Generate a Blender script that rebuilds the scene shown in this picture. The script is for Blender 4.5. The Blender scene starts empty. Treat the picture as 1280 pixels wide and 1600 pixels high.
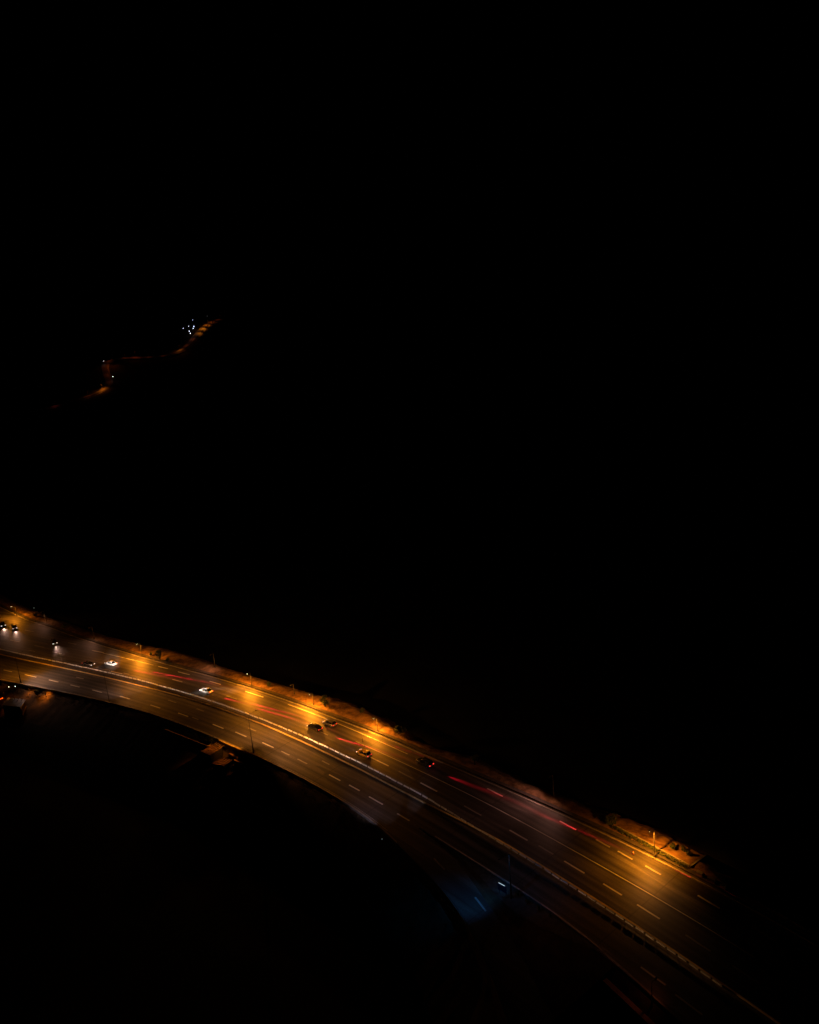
import bpy, math, random
import numpy as np
from mathutils import Vector, Matrix

random.seed(7)
R = math.radians
sc = bpy.context.scene
COL = sc.collection

# ------------------------------------------------------------------ camera
def setup_camera():
    p, r = R(14.0), R(-5.0)
    fwd = Vector((0, math.cos(p), -math.sin(p)))
    right = Vector((1, 0, 0)); up = Vector((0, math.sin(p), math.cos(p)))
    rx = right * math.cos(r) + up * math.sin(r)
    ux = -right * math.sin(r) + up * math.cos(r)
    cd = bpy.data.cameras.new('camera'); co = bpy.data.objects.new('camera', cd)
    COL.objects.link(co)
    m = Matrix((rx, ux, -fwd)).transposed().to_4x4()
    m.translation = (0, 0, 112)
    co.matrix_world = m
    cd.sensor_fit = 'HORIZONTAL'; cd.sensor_width = 36.0
    cd.lens = 36.0 * 1185.0 / 1280.0
    cd.clip_start = 0.5; cd.clip_end = 20000
    sc.camera = co
setup_camera()

# ------------------------------------------------------------------ night sky and moon
w = bpy.data.worlds.new('World'); sc.world = w; w.use_nodes = True
nt = w.node_tree; nt.nodes.clear()
sky = nt.nodes.new('ShaderNodeTexSky'); sky.sky_type = 'NISHITA'; sky.sun_disc = False
sky.sun_elevation = R(-8.0); sky.sun_rotation = R(200)
bg = nt.nodes.new('ShaderNodeBackground'); bg.inputs['Strength'].default_value = 0.002
wo = nt.nodes.new('ShaderNodeOutputWorld')
nt.links.new(sky.outputs[0], bg.inputs[0]); nt.links.new(bg.outputs[0], wo.inputs[0])
sl = bpy.data.lights.new('moon', 'SUN'); sl.energy = 0.0006; sl.angle = R(0.5); sl.color = (0.8, 0.88, 1)
so = bpy.data.objects.new('moon', sl); COL.objects.link(so); so.rotation_euler = (R(40), 0, R(200))

sc.view_settings.view_transform = 'Standard'; sc.view_settings.look = 'None'
sc.view_settings.exposure = 0.0; sc.view_settings.gamma = 1.0
sc.view_settings.use_curve_mapping = False
sc.render.engine = 'CYCLES'
sc.cycles.use_denoising = True
sc.cycles.max_bounces = 3; sc.cycles.diffuse_bounces = 2; sc.cycles.glossy_bounces = 2
sc.cycles.sample_clamp_indirect = 4.0
sc.cycles.caustics_reflective = False; sc.cycles.caustics_refractive = False

SODIUM = (1.0, 0.295, 0.014)
AMBER = (1.0, 0.25, 0.012)
WHITE = (1.0, 0.58, 0.43)
COOL = (0.035, 0.30, 0.85)
NEARW = (1.0, 0.39, 0.11)
PINK = (1.0, 0.44, 0.26)

# ------------------------------------------------------------------ road axis: the median guard rail, metres
K = [(-306.88, 357.73), (-298.0, 353.13), (-289.13, 348.5), (-280.27, 343.86), (-271.43, 339.2), (-262.59, 334.51), (-253.77, 329.81), (-244.96, 325.08), (-236.15, 320.34), (-227.36, 315.57), (-218.58, 310.78), (-209.81, 305.98), (-201.06, 301.15), (-192.31, 296.3), (-183.58, 291.43), (-174.85, 286.54), (-166.14, 281.63), (-157.57, 276.47), (-148.92, 271.47), (-140.21, 266.55), (-131.5, 261.64), (-122.81, 256.7), (-114.16, 251.68), (-105.57, 246.55), (-97.08, 241.27), (-88.68, 235.84), (-80.4, 230.24), (-72.25, 224.45), (-64.23, 218.47), (-56.35, 212.32), (-48.61, 205.98), (-41.02, 199.47), (-33.57, 192.79), (-26.27, 185.97), (-19.1, 179.0), (-12.06, 171.9), (-5.14, 164.67), (1.65, 157.34), (8.33, 149.89), (14.88, 142.34), (21.32, 134.68), (27.62, 126.92), (33.8, 119.06), (39.82, 111.08), (45.68, 102.97), (51.42, 94.78), (57.1, 86.55), (62.68, 78.26), (68.19, 69.91), (73.61, 61.5), (78.94, 53.04), (84.18, 44.53), (89.34, 35.96), (94.41, 27.34), (99.39, 18.67), (104.28, 9.95)]
_K = np.array(K); _KS = np.arange(len(K)) * 10.0
def _cr(t):
    i = int(min(max(t // 10, 0), len(K) - 2)); u = t / 10.0 - i
    p0 = _K[max(i - 1, 0)]; p1 = _K[i]; p2 = _K[i + 1]; p3 = _K[min(i + 2, len(K) - 1)]
    return 0.5 * (2 * p1 + (p2 - p0) * u + (2 * p0 - 5 * p1 + 4 * p2 - p3) * u * u + (3 * p1 - p0 - 3 * p2 + p3) * u ** 3)
def tang(s):
    a = _cr(max(s - 2, 0.01)); b = _cr(min(s + 2, 519.9)); v = b - a
    return v / np.hypot(*v)
def W(s, d, z=0.0):
    p = _cr(s); t = tang(s)
    return Vector((p[0] - t[1] * d, p[1] + t[0] * d, z))
def head(s):
    t = tang(s); return math.atan2(t[1], t[0])
def prof(tab):
    a = np.array(tab, float)
    # smooth piecewise-linear table
    def f(s):
        q = np.interp([s - 6, s - 3, s, s + 3, s + 6], a[:, 0], a[:, 1])
        return float(q @ [.1, .25, .3, .25, .1])
    return f
d_up = prof([(0, 60), (110, 33.5), (139, 26.1), (171, 21.2), (200, 16.8), (225, 14.2), (245, 12.9), (271, 12.5), (300, 12.4), (313, 12.3), (324, 12.7), (350, 13.3), (367, 14.1), (388, 15.6), (404, 17.0), (414, 17.6), (440, 19), (520, 20)])
d_crest = prof([(0, 72), (98, 42), (138, 32.7), (173, 26.2), (212, 22.4), (227, 23.1), (250, 20), (257, 19.2), (276, 18.3), (298, 18.9), (312, 21.6), (325, 20), (332, 18.0), (345, 16.3), (352, 17), (362, 20.5), (376, 18.6), (387, 21.3), (393, 21.2), (407, 25.2), (420, 25), (425, 21.6), (440, 22), (520, 23)])
d_low = prof([(0, -22), (160, -17.5), (186, -17), (205, -16.3), (239, -14.6), (263, -13.6), (307, -13.4), (334, -12.9), (352, -13.1), (365.5, -14.1), (376.5, -16.4), (384.5, -17.6), (390, -18.7), (396.3, -20.6), (401, -22.2), (405, -23.8), (412, -27), (425, -34)])
d_main = prof([(366, -8.4), (384, -8.6), (411, -8.3), (422, -9.1), (436, -10.9), (460, -12), (520, -13)])
d_inner = prof([(366, -8.4), (371, -8.7), (385.3, -10.7), (397.2, -14.9), (404, -17), (412, -20), (425, -26)])
d_apron = prof([(366, -8.4), (380, -8.9), (388.6, -10.0), (402.6, -13.6), (409, -13.2), (416, -11.2), (424, -9.4)])

# ------------------------------------------------------------------ materials
MATS = {}
def new_mat(name):
    m = bpy.data.materials.new(name); m.use_nodes = True
    MATS[name] = m
    return m, m.node_tree, m.node_tree.nodes['Principled BSDF']
def ramp_noise(nt, scale, detail, c0, c1, lo=.3, hi=.7, vec=None, rough=.6):
    n = nt.nodes.new('ShaderNodeTexNoise'); n.inputs['Scale'].default_value = scale
    n.inputs['Detail'].default_value = detail; n.inputs['Roughness'].default_value = rough
    if vec is not None: nt.links.new(vec, n.inputs['Vector'])
    r = nt.nodes.new('ShaderNodeValToRGB')
    r.color_ramp.elements[0].position = lo; r.color_ramp.elements[1].position = hi
    r.color_ramp.elements[0].color = (*c0, 1); r.color_ramp.elements[1].color = (*c1, 1)
    nt.links.new(n.outputs['Fac'], r.inputs['Fac'])
    return r, n
def simple(name, c0, c1, scale=3.0, rough=.7, metal=0.0, bump=0.0, detail=4, spec=.5, coat=0.0):
    m, nt, b = new_mat(name)
    tc = nt.nodes.new('ShaderNodeTexCoord')
    r, n = ramp_noise(nt, scale, detail, c0, c1, vec=tc.outputs['Object'])
    nt.links.new(r.outputs['Color'], b.inputs['Base Color'])
    b.inputs['Roughness'].default_value = rough; b.inputs['Metallic'].default_value = metal
    b.inputs['Specular IOR Level'].default_value = spec
    b.inputs['Coat Weight'].default_value = coat
    if bump:
        bp = nt.nodes.new('ShaderNodeBump'); bp.inputs['Strength'].default_value = bump; bp.inputs['Distance'].default_value = .05
        nt.links.new(n.outputs['Fac'], bp.inputs['Height']); nt.links.new(bp.outputs['Normal'], b.inputs['Normal'])
    return m
def emit(name, col, strength):
    m, nt, b = new_mat(name)
    b.inputs['Base Color'].default_value = (*[min(1, x) * .8 for x in col], 1)
    b.inputs['Emission Color'].default_value = (*col, 1)
    b.inputs['Emission Strength'].default_value = strength
    return m
def asphalt():
    m, nt, b = new_mat('asphalt')
    uv = nt.nodes.new('ShaderNodeUVMap'); uv.uv_map = 'road'
    def mapped(sx, sy):
        mp = nt.nodes.new('ShaderNodeMapping'); mp.inputs['Scale'].default_value = (sx, sy, 1)
        nt.links.new(uv.outputs['UV'], mp.inputs['Vector']); return mp.outputs['Vector']
    streak, _ = ramp_noise(nt, 1.0, 5, (.036, .034, .032), (.125, .117, .11), .28, .72, mapped(.010, .8))
    blotch, _ = ramp_noise(nt, 1.0, 6, (.55, .55, .55), (1.25, 1.22, 1.18), .3, .7, mapped(.05, .2))
    grain, gn = ramp_noise(nt, 1.0, 3, (.75, .75, .75), (1.2, 1.2, 1.2), .3, .7, mapped(3.0, 3.0))
    patch = nt.nodes.new('ShaderNodeTexVoronoi'); patch.inputs['Scale'].default_value = 1.0
    nt.links.new(mapped(.022, .27), patch.inputs['Vector'])
    pr = nt.nodes.new('ShaderNodeValToRGB'); pr.color_ramp.interpolation = 'CONSTANT'
    pr.color_ramp.elements[0].color = (.66, .66, .66, 1); pr.color_ramp.elements[1].color = (1.1, 1.09, 1.07, 1); pr.color_ramp.elements[1].position = .35
    sep = nt.nodes.new('ShaderNodeSeparateColor'); nt.links.new(patch.outputs['Color'], sep.inputs['Color'])
    nt.links.new(sep.outputs[0], pr.inputs['Fac'])
    sx = nt.nodes.new('ShaderNodeSeparateXYZ'); nt.links.new(uv.outputs['UV'], sx.inputs[0])
    def math_(op, a, bval):
        q = nt.nodes.new('ShaderNodeMath'); q.operation = op
        nt.links.new(a, q.inputs[0])
        if bval is not None: q.inputs[1].default_value = bval
        return q.outputs[0]
    wheel = math_('SINE', math_('MULTIPLY', sx.outputs[1], 2 * math.pi / 1.8), None)       # tyre-polished wheel paths
    wr = nt.nodes.new('ShaderNodeValToRGB'); nt.links.new(math_('ADD', math_('MULTIPLY', wheel, .5), .5), wr.inputs['Fac'])
    wr.color_ramp.elements[0].color = (.78, .78, .78, 1); wr.color_ramp.elements[1].color = (1.1, 1.1, 1.1, 1)
    joint = math_('LESS_THAN', math_('FRACT', math_('MULTIPLY', sx.outputs[0], 1 / 21.0), None), .012)   # sealed joints across the deck
    jr = nt.nodes.new('ShaderNodeValToRGB'); nt.links.new(joint, jr.inputs['Fac'])
    jr.color_ramp.elements[0].color = (1, 1, 1, 1); jr.color_ramp.elements[1].color = (.55, .55, .55, 1)
    cur = streak.outputs['Color']
    for o in (blotch.outputs['Color'], grain.outputs['Color'], pr.outputs['Color'], wr.outputs['Color'], jr.outputs['Color']):
        mx = nt.nodes.new('ShaderNodeMix'); mx.data_type = 'RGBA'; mx.blend_type = 'MULTIPLY'; mx.inputs['Factor'].default_value = 1
        nt.links.new(cur, mx.inputs[6]); nt.links.new(o, mx.inputs[7]); cur = mx.outputs[2]
    nt.links.new(cur, b.inputs['Base Color'])
    b.inputs['Roughness'].default_value = .62; b.inputs['Specular IOR Level'].default_value = .35
    bp = nt.nodes.new('ShaderNodeBump'); bp.inputs['Strength'].default_value = .35; bp.inputs['Distance'].default_value = .02
    nt.links.new(gn.outputs['Fac'], bp.inputs['Height']); nt.links.new(bp.outputs['Normal'], b.inputs['Normal'])
    return m
asphalt()
simple('far_asphalt', (.05, .047, .045), (.085, .08, .075), .05, .7)
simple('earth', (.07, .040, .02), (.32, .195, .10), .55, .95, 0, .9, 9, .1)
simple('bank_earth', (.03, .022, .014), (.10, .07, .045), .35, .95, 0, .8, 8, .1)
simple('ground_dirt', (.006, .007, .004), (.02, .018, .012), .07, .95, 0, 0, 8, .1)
simple('concrete', (.20, .185, .165), (.36, .335, .30), 1.3, .85, 0, .25, 6, .3)
simple('dark_concrete', (.04, .036, .032), (.09, .08, .07), 1.0, .9, 0, .3, 6, .2)
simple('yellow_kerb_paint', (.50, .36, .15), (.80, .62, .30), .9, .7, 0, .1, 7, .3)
simple('road_paint', (.55, .54, .52), (.82, .81, .78), 2.2, .55, 0, .1, 7, .4)
simple('worn_paint', (.14, .135, .13), (.42, .41, .40), 2.4, .65, 0, .1, 8, .3)
simple('galvanised', (.58, .59, .61), (.82, .83, .85), .8, .42, .25, .1, 5)
simple('pole_steel', (.22, .22, .22), (.42, .41, .40), 2.0, .5, .5, 0, 5)
simple('verge_steel', (.05, .05, .05), (.10, .10, .10), 2.0, .5, .3, 0, 5)
simple('dark_steel', (.025, .025, .026), (.06, .06, .06), 3.0, .55, .4)
simple('tyre', (.008, .008, .008), (.02, .02, .02), 8, .85)
simple('rim', (.35, .35, .36), (.55, .55, .56), 5, .35, .8)
simple('tinted_glass', (.006, .007, .009), (.014, .015, .018), 1, .08, 0, 0, 2, .8)
simple('white_car_paint', (.74, .74, .73), (.86, .86, .85), 1.2, .3, 0, 0, 4, .5, .8)
simple('black_car_paint', (.010, .011, .013), (.025, .026, .028), 1.2, .22, .2, 0, 4, .6, 1)
simple('silver_car_paint', (.13, .12, .125), (.21, .20, .205), 1.5, .3, .6, 0, 4, .5, .8)
simple('yellow_car_paint', (.55, .33, .03), (.70, .44, .05), 1.2, .3, 0, 0, 4, .5, .8)
simple('grey_car_paint', (.06, .06, .065), (.11, .11, .115), 1.2, .26, .3, 0, 4, .5, 1)
simple('leaf', (.022, .04, .012), (.085, .115, .035), 1.5, .6, 0, 0, 4, .3)
simple('dry_leaf', (.05, .045, .018), (.13, .11, .045), 1.7, .7, 0, 0, 4, .2)
simple('bark', (.05, .035, .024), (.12, .085, .06), 6, .9, 0, .5)
simple('rust_roof', (.16, .085, .05), (.30, .17, .10), 1.1, .75, .1, .3, 6)
simple('pale_roof', (.30, .31, .36), (.44, .45, .50), .9, .6, .2, .2, 6)
simple('plaster', (.17, .13, .10), (.30, .24, .19), 1.0, .9, 0, .2, 6)
simple('pink_tile', (.30, .16, .12), (.42, .24, .19), 1.6, .8, 0, .2, 6)
simple('orange_awning', (.55, .16, .03), (.75, .26, .05), 1.3, .7)
simple('sign_back', (.05, .05, .055), (.10, .10, .11), 2, .5, .6)
simple('sign_blue', (.02, .06, .22), (.03, .09, .30), 2, .4)
simple('orange_plastic', (.75, .16, .03), (.9, .24, .05), 3, .5)
emit('sodium_glow', (1, .80, .45), 5.0)
emit('white_glow', (1, .95, .9), 9.0)
emit('far_glow', (.9, .92, 1), 4.5)
emit('cool_glow', (.75, .9, 1), 5.0)
emit('edge_glow', (.65, .85, 1), .6)
emit('dim_glow', (.8, .85, .9), .10)
emit('head_glow', (1, .88, .90), 3.5)
emit('tail_glow', (1, .04, .03), 1.6)
emit('off_lens', (.25, .25, .25), 0.0)

# ------------------------------------------------------------------ mesh helpers
class MB:
    def __init__(s): s.v = []; s.f = []
    def add(s, vs, fs):
        n = len(s.v); s.v += [tuple(v) for v in vs]; s.f += [tuple(i + n for i in f) for f in fs]; return s
    def box(s, c, size, rz=0.0, ry=0.0):
        m = Matrix.Rotation(rz, 3, 'Z') @ Matrix.Rotation(ry, 3, 'Y')
        hx, hy, hz = [q / 2 for q in size]
        vs = [Vector(c) + m @ Vector((x, y, z)) for x in (-hx, hx) for y in (-hy, hy) for z in (-hz, hz)]
        return s.add(vs, [(0, 1, 3, 2), (4, 6, 7, 5), (0, 4, 5, 1), (2, 3, 7, 6), (0, 2, 6, 4), (1, 5, 7, 3)])
    def tube(s, pts, rad, n=8):
        pts = [Vector(p) for p in pts]
        if not hasattr(rad, '__len__'): rad = [rad] * len(pts)
        rings = []
        for i, p in enumerate(pts):
            t = (pts[min(i + 1, len(pts) - 1)] - pts[max(i - 1, 0)]).normalized()
            a = t.cross(Vector((0, 0, 1)))
            if a.length < .05: a = t.cross(Vector((1, 0, 0)))
            a.normalize(); b = t.cross(a)
            rings.append([p + (a * math.cos(q) + b * math.sin(q)) * rad[i] for q in [2 * math.pi * k / n for k in range(n)]])
        vs = [v for r in rings for v in r]; fs = []
        for i in range(len(pts) - 1):
            for k in range(n):
                fs.append((i * n + k, i * n + (k + 1) % n, (i + 1) * n + (k + 1) % n, (i + 1) * n + k))
        fs.append(tuple(range(n))[::-1]); fs.append(tuple((len(pts) - 1) * n + k for k in range(n)))
        return s.add(vs, fs)
    def loft(s, rings):
        n = len(rings[0]); vs = [v for r in rings for v in r]; fs = []
        for i in range(len(rings) - 1):
            for k in range(n):
                fs.append((i * n + k, i * n + (k + 1) % n, (i + 1) * n + (k + 1) % n, (i + 1) * n + k))
        fs.append(tuple(range(n))[::-1]); fs.append(tuple((len(rings) - 1) * n + k for k in range(n)))
        return s.add(vs, fs)
    def mesh(s, name, mat=None, smooth=False):
        me = bpy.data.meshes.new(name); me.from_pydata(s.v, [], s.f); me.update()
        if mat: me.materials.append(MATS[mat])
        if smooth: me.polygons.foreach_set('use_smooth', [True] * len(me.polygons))
        return me
    def build(s, name, mat, parent=None, smooth=False):
        return put(name, s.mesh(name, mat, smooth), parent)
def put(name, me, parent=None, loc=None, rz=None):
    o = bpy.data.objects.new(name, me); COL.objects.link(o)
    if parent is not None: o.parent = parent
    if loc is not None: o.location = loc
    if rz is not None: o.rotation_euler = (0, 0, rz)
    return o
def tag(o, label, cat, group=None):
    o['label'] = label; o['category'] = cat
    if group: o['group'] = group
    return o
def thing(name, label, cat, loc=(0, 0, 0), rz=0.0, group=None):
    o = put(name, None, None, loc, rz); return tag(o, label, cat, group)
def structure(o, kind='structure'):
    o['kind'] = kind; return o
def spot(parent, loc, direction, watts, col, size, blend=.6, radius=.12, scale=None, name='light'):
    l = bpy.data.lights.new(name, 'SPOT'); l.energy = watts; l.color = col
    l.spot_size = R(size); l.spot_blend = blend; l.shadow_soft_size = radius
    o = bpy.data.objects.new(name, l); COL.objects.link(o); o.parent = parent; o.location = loc
    o.rotation_euler = Vector(direction).to_track_quat('-Z', 'Y').to_euler()
    if scale: o.scale = scale
    return o

# strips that follow the road: a list of (d function, z) columns
def strip(name, mat, s0, s1, cols, parent=None, step=4.0, kind=None, jitter=0.0, uv=False):
    n = max(2, int((s1 - s0) / step) + 1); S = np.linspace(s0, s1, n)
    vs, fs, uvs = [], [], []
    rnd = random.Random(int(s0 * 7 + s1))
    for s in S:
        for j, (df, z) in enumerate(cols):
            d = df(s) if callable(df) else df
            zz = z(s) if callable(z) else z
            if jitter and 0 < j: d += rnd.uniform(-jitter, jitter); zz += rnd.uniform(-jitter, jitter) * .25
            vs.append(W(s, d, zz)); uvs.append((s, d))
    c = len(cols)
    for i in range(n - 1):
        for j in range(c - 1):
            a = i * c + j; fs.append((a, a + c, a + c + 1, a + 1))
    me = bpy.data.meshes.new(name); me.from_pydata([tuple(v) for v in vs], [], fs); me.update()
    me.materials.append(MATS[mat])
    if uv:
        l = me.uv_layers.new(name='road')
        for lp in me.loops: l.data[lp.index].uv = uvs[lp.vertex_index]
    o = put(name, me, parent)
    if kind: o['kind'] = kind
    return o

# ------------------------------------------------------------------ ground with the far hillside
def hill_z(x, y):
    wgt = 1.0 - .8 * min(1, max(0, (x + 150) / 700.0))
    z = -5.0 + .22 * max(0, y - 900) * wgt
    if y > 2200: z -= .3 * (y - 2200) * wgt if y < 3000 else .3 * 800 * wgt
    amp = min(1, max(0, (y - 900) / 300)) * 3.0
    return z + amp * (math.sin(x * .013 + y * .021) + math.sin(x * .031 - y * .017 + 1.3))
def build_ground():
    xs = np.unique(np.concatenate([np.linspace(-6000, -900, 14), np.linspace(-900, 300, 61), np.linspace(300, 6000, 16)]))
    ys = np.unique(np.concatenate([np.linspace(-600, 800, 8), np.linspace(800, 2400, 65), np.linspace(2400, 12000, 16)]))
    vs = [(x, y, hill_z(x, y)) for y in ys for x in xs]; n = len(xs); fs = []
    for j in range(len(ys) - 1):
        for i in range(n - 1):
            a = j * n + i; fs.append((a, a + 1, a + n + 1, a + n))
    me = bpy.data.meshes.new('ground'); me.from_pydata(vs, [], fs); me.update(); me.materials.append(MATS['ground_dirt'])
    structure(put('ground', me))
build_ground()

# ------------------------------------------------------------------ highway
road = strip('highway', 'asphalt', 0, 371, [(lambda s: d_low(s) + .0, 0), (lambda s: d_low(s) * .5, 0), (0, 0), (lambda s: d_up(s) * .5, 0), (d_up, 0)], uv=True, kind='structure')
strip('carriageway_slab', 'asphalt', 371, 519, [(d_main, 0), (-4, 0), (0, 0), (lambda s: d_up(s) * .5, 0), (d_up, 0)], parent=road, uv=True)
exit_ramp = strip('exit_ramp', 'asphalt', 371, 425, [(d_low, -.004), (lambda s: (d_low(s) + d_inner(s)) / 2, -.004), (d_inner, -.004)], uv=True, kind='structure', step=3)
strip('gore_apron', 'dark_concrete', 371.2, 420, [(lambda s: d_apron(s), -.02), (lambda s: d_main(s) - .02, -.02)], kind='structure', step=3)
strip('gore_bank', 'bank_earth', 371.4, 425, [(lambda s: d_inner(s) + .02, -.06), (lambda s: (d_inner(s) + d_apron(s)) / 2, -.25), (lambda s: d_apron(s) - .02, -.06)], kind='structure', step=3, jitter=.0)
strip('verge', 'earth', 0, 519, [(lambda s: d_up(s) + 2.2, .12), (lambda s: d_up(s) * .6 + d_crest(s) * .4 + .8, .35), (lambda s: d_crest(s) - .8, .45), (lambda s: d_crest(s) + .6, -.1), (lambda s: d_crest(s) + 2.2, -1.2), (lambda s: d_crest(s) + 9, -6)], kind='structure', step=1.5, jitter=.45)
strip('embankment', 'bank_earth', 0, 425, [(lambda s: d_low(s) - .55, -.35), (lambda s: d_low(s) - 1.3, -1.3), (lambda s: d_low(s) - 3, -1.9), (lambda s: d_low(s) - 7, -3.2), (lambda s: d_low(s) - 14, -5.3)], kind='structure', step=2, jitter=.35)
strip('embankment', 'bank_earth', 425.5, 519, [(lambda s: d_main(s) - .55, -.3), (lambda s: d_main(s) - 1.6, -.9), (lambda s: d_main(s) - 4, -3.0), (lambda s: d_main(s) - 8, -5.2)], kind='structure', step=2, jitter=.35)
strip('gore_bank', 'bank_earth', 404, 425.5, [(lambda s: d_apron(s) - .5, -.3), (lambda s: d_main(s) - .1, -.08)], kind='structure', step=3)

# kerbs: raised stones along the edges, joined to runs
def kerb(name, mat, s0, s1, d0, d1, h, label, cat='kerb', base=-.2, step=3.0):
    f0 = d0 if callable(d0) else (lambda s: d0); f1 = d1 if callable(d1) else (lambda s: d1)
    o = strip(name, mat, s0, s1, [(f0, base), (f0, h), (f1, h), (f1, base)], step=step)
    return structure(o)
kerb('kerb', 'concrete', 0, 519, lambda s: d_up(s) + .0, lambda s: d_up(s) + .3, .13, '')
strip('drain_channel', 'dark_concrete', 0, 519, [(lambda s: d_up(s) + .3, -.25), (lambda s: d_up(s) + 1.15, -.25)], kind='structure')
kerb('footway', 'dark_concrete', 0, 519, lambda s: d_up(s) + 1.15, lambda s: d_up(s) + 2.3, .11, '')
d_mk = prof([(0, -2.6), (160, -2.5), (240, -2.3), (268, -1.6), (300, -1.35), (326, -1.6), (352, -1.55), (366, -1.35), (384, -.1), (392, .05), (519, .05)])
d_rail = prof([(0, 0), (362, 0), (380, -.75), (519, -.8)])
kerb('median_kerb', 'yellow_kerb_paint', 0, 519, lambda s: d_mk(s) - .18, lambda s: d_mk(s) + .18, .18, '')
strip('median_strip', 'dark_concrete', 0, 519, [(lambda s: min(d_mk(s) + .17, d_rail(s) - .35), .05), (lambda s: max(.34, d_mk(s) - .17), .05)], kind='structure')
kerb('edge_kerb', 'concrete', 0, 371, lambda s: d_low(s) - .55, lambda s: d_low(s) - .15, .28, '', base=-.6)
kerb('edge_kerb', 'dark_concrete', 371, 425, lambda s: d_low(s) - .5, lambda s: d_low(s) - .15, .28, '', base=-.6)
kerb('edge_kerb', 'concrete', 376, 519, lambda s: d_main(s) - .05, lambda s: d_main(s) + .28, .14, '', step=2.5)

# painted markings, each dash a child of the highway
dash_me = {}
for mat in ('road_paint', 'worn_paint'):
    mb = MB()
    mb.box((0, 0, .004), (1, .36, .004)); dash_me[mat] = mb.mesh('lane_dash', mat)
def dash(s, d, ln, worn=False, wd=1.0):
    o = put('lane_dash', dash_me['worn_paint' if worn else 'road_paint'], road, W(s, d, .003), head(s)); o.scale = (ln, wd, 1)
LOWA = [(194.6, -11.1, 6.5), (207.3, -11.0, 5.2), (218.9, -11, 4.8), (230.4, -10.8, 5), (244.1, -10.2, 5), (259.6, -10.1, 4.8), (272.9, -9.6, 4.8), (278.5, -9.3, 3, 1), (289.2, -9.0, 5), (299.2, -8.5, 5), (311.1, -8.1, 5), (318.8, -8.1, 3.5, 1), (326.1, -8.1, 4, 1), (339.3, -8.0, 4.4), (346.9, -7.9, 4), (355.2, -8.1, 5), (365.2, -8.3, 4.2), (181.6, -11.2, 5), (168.5, -11.6, 5)]
LOWB = [(275.5, -5.0, 3.5, 1), (332.0, -4.8, 3, 1), (300, -4.9, 3.5, 1), (262, -5.3, 4, 1), (215, -6.0, 4, 1)]
U1 = [(152.9, 17.9, 6, 1), (184.1, 14.9, 5, 1), (201.7, 12.7, 6.5), (238.1, 11.2, 5), (249.0, 10.8, 6), (265.1, 10.2, 5.5), (283.4, 10.5, 8.5)]
U2 = [(156.6, 8.5, 6), (172.6, 8.4, 6, 1), (186.0, 6.5, 5.5), (173.7, 4.4, 4, 1), (224.2, 1.9, 7), (229, 2.6, 3, 1), (251.4, 5.8, 5), (278.4, 5.4, 5, 1), (319.9, 5.1, 4, 1), (343.5, 4.1, 7), (353.3, 4.0, 5, 1), (361.6, 3.9, 5.8), (376.1, 3.9, 5.5, 1), (389.6, 4.2, 5.2), (397.0, 4.5, 4, 1), (404.5, 4.4, 5.2), (413.7, 4.6, 4.4), (421.8, 4.6, 5)]
U3 = [(375.5, 12.6, 5), (395.5, 14.1, 4.5), (404.4, 14.4, 3.6, 1), (409.8, 14.5, 3.6, 1), (416.2, 14.7, 3.6, 1), (428.0, 14.8, 4.6), (438.5, 15, 4.6, 1)]
MORE = [(430.9, -7.0, 5), (438.1, -7.4, 5), (450, -7.6, 5), (432, 4.7, 5, 1), (441, 4.7, 5, 1)]
for row in (LOWA, LOWB, U1, U2, U3, MORE):
    for q in row: dash(q[0], q[1], q[2], len(q) > 3)
def line(s0, s1, d, wd=.16, mat='road_paint', parent=road, nm='edge_line'):
    f = d if callable(d) else (lambda s: d)
    strip(nm, mat, s0, s1, [(lambda s: f(s) - wd / 2, .006), (lambda s: f(s) + wd / 2, .006)], parent=parent)
line(205, 233, lambda s: 12.3 - (s - 205) * .033)
line(298, 347, lambda s: 11.15 + .0 * s)
line(331, 440, prof([(331, 7.2), (342, 7.3), (358, 7.6), (377, 8.1), (402, 8.3), (430, 8.9), (445, 9.1)]), .15, nm='divider_line')
line(305, 366, lambda s: d_low(s) + .35, .15, 'worn_paint')
line(0, 290, lambda s: d_low(s) + .35, .13, 'worn_paint')
o = put('lane_dash', dash_me['worn_paint'], exit_ramp, W(397.6, -16.4, 0.0), head(397.6) - .28); o.scale = (4.2, 1, 1)
o = put('lane_dash', dash_me['worn_paint'], exit_ramp, W(383, -14.0, 0.0), head(383) - .2); o.scale = (4.2, 1, 1)

# ------------------------------------------------------------------ median guard rail, post by post and panel by panel
gr = thing('guard_rail', 'galvanised steel guard rail on posts running along the median strip', 'guard rail', W(160, 0, 0))
prof_w = [(.08, .0), (.14, .07), (.09, .14), (.09, .21), (.14, .28), (.08, .35)]
mb = MB(); vs = []
for x in (0, 1):
    for (yy, zz) in prof_w: vs.append((x, yy, zz))
    for (yy, zz) in prof_w[::-1]: vs.append((x, -yy, zz))
n = 12; mb.add(vs, [(k, (k + 1) % n, n + (k + 1) % n, n + k) for k in range(n)] + [tuple(range(n))[::-1], tuple(range(n, 2 * n))])
rail_me = mb.mesh('rail_panel', 'galvanised'); post_me = MB().box((0, 0, .33), (.11, .09, .66)).mesh('post', 'dark_steel')
cap_me = MB().box((0, 0, .0), (.5, .10, .05)).mesh('rail_joint', 'galvanised')
base_inv = Vector(gr.location)
rr = random.Random(3)
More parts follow.
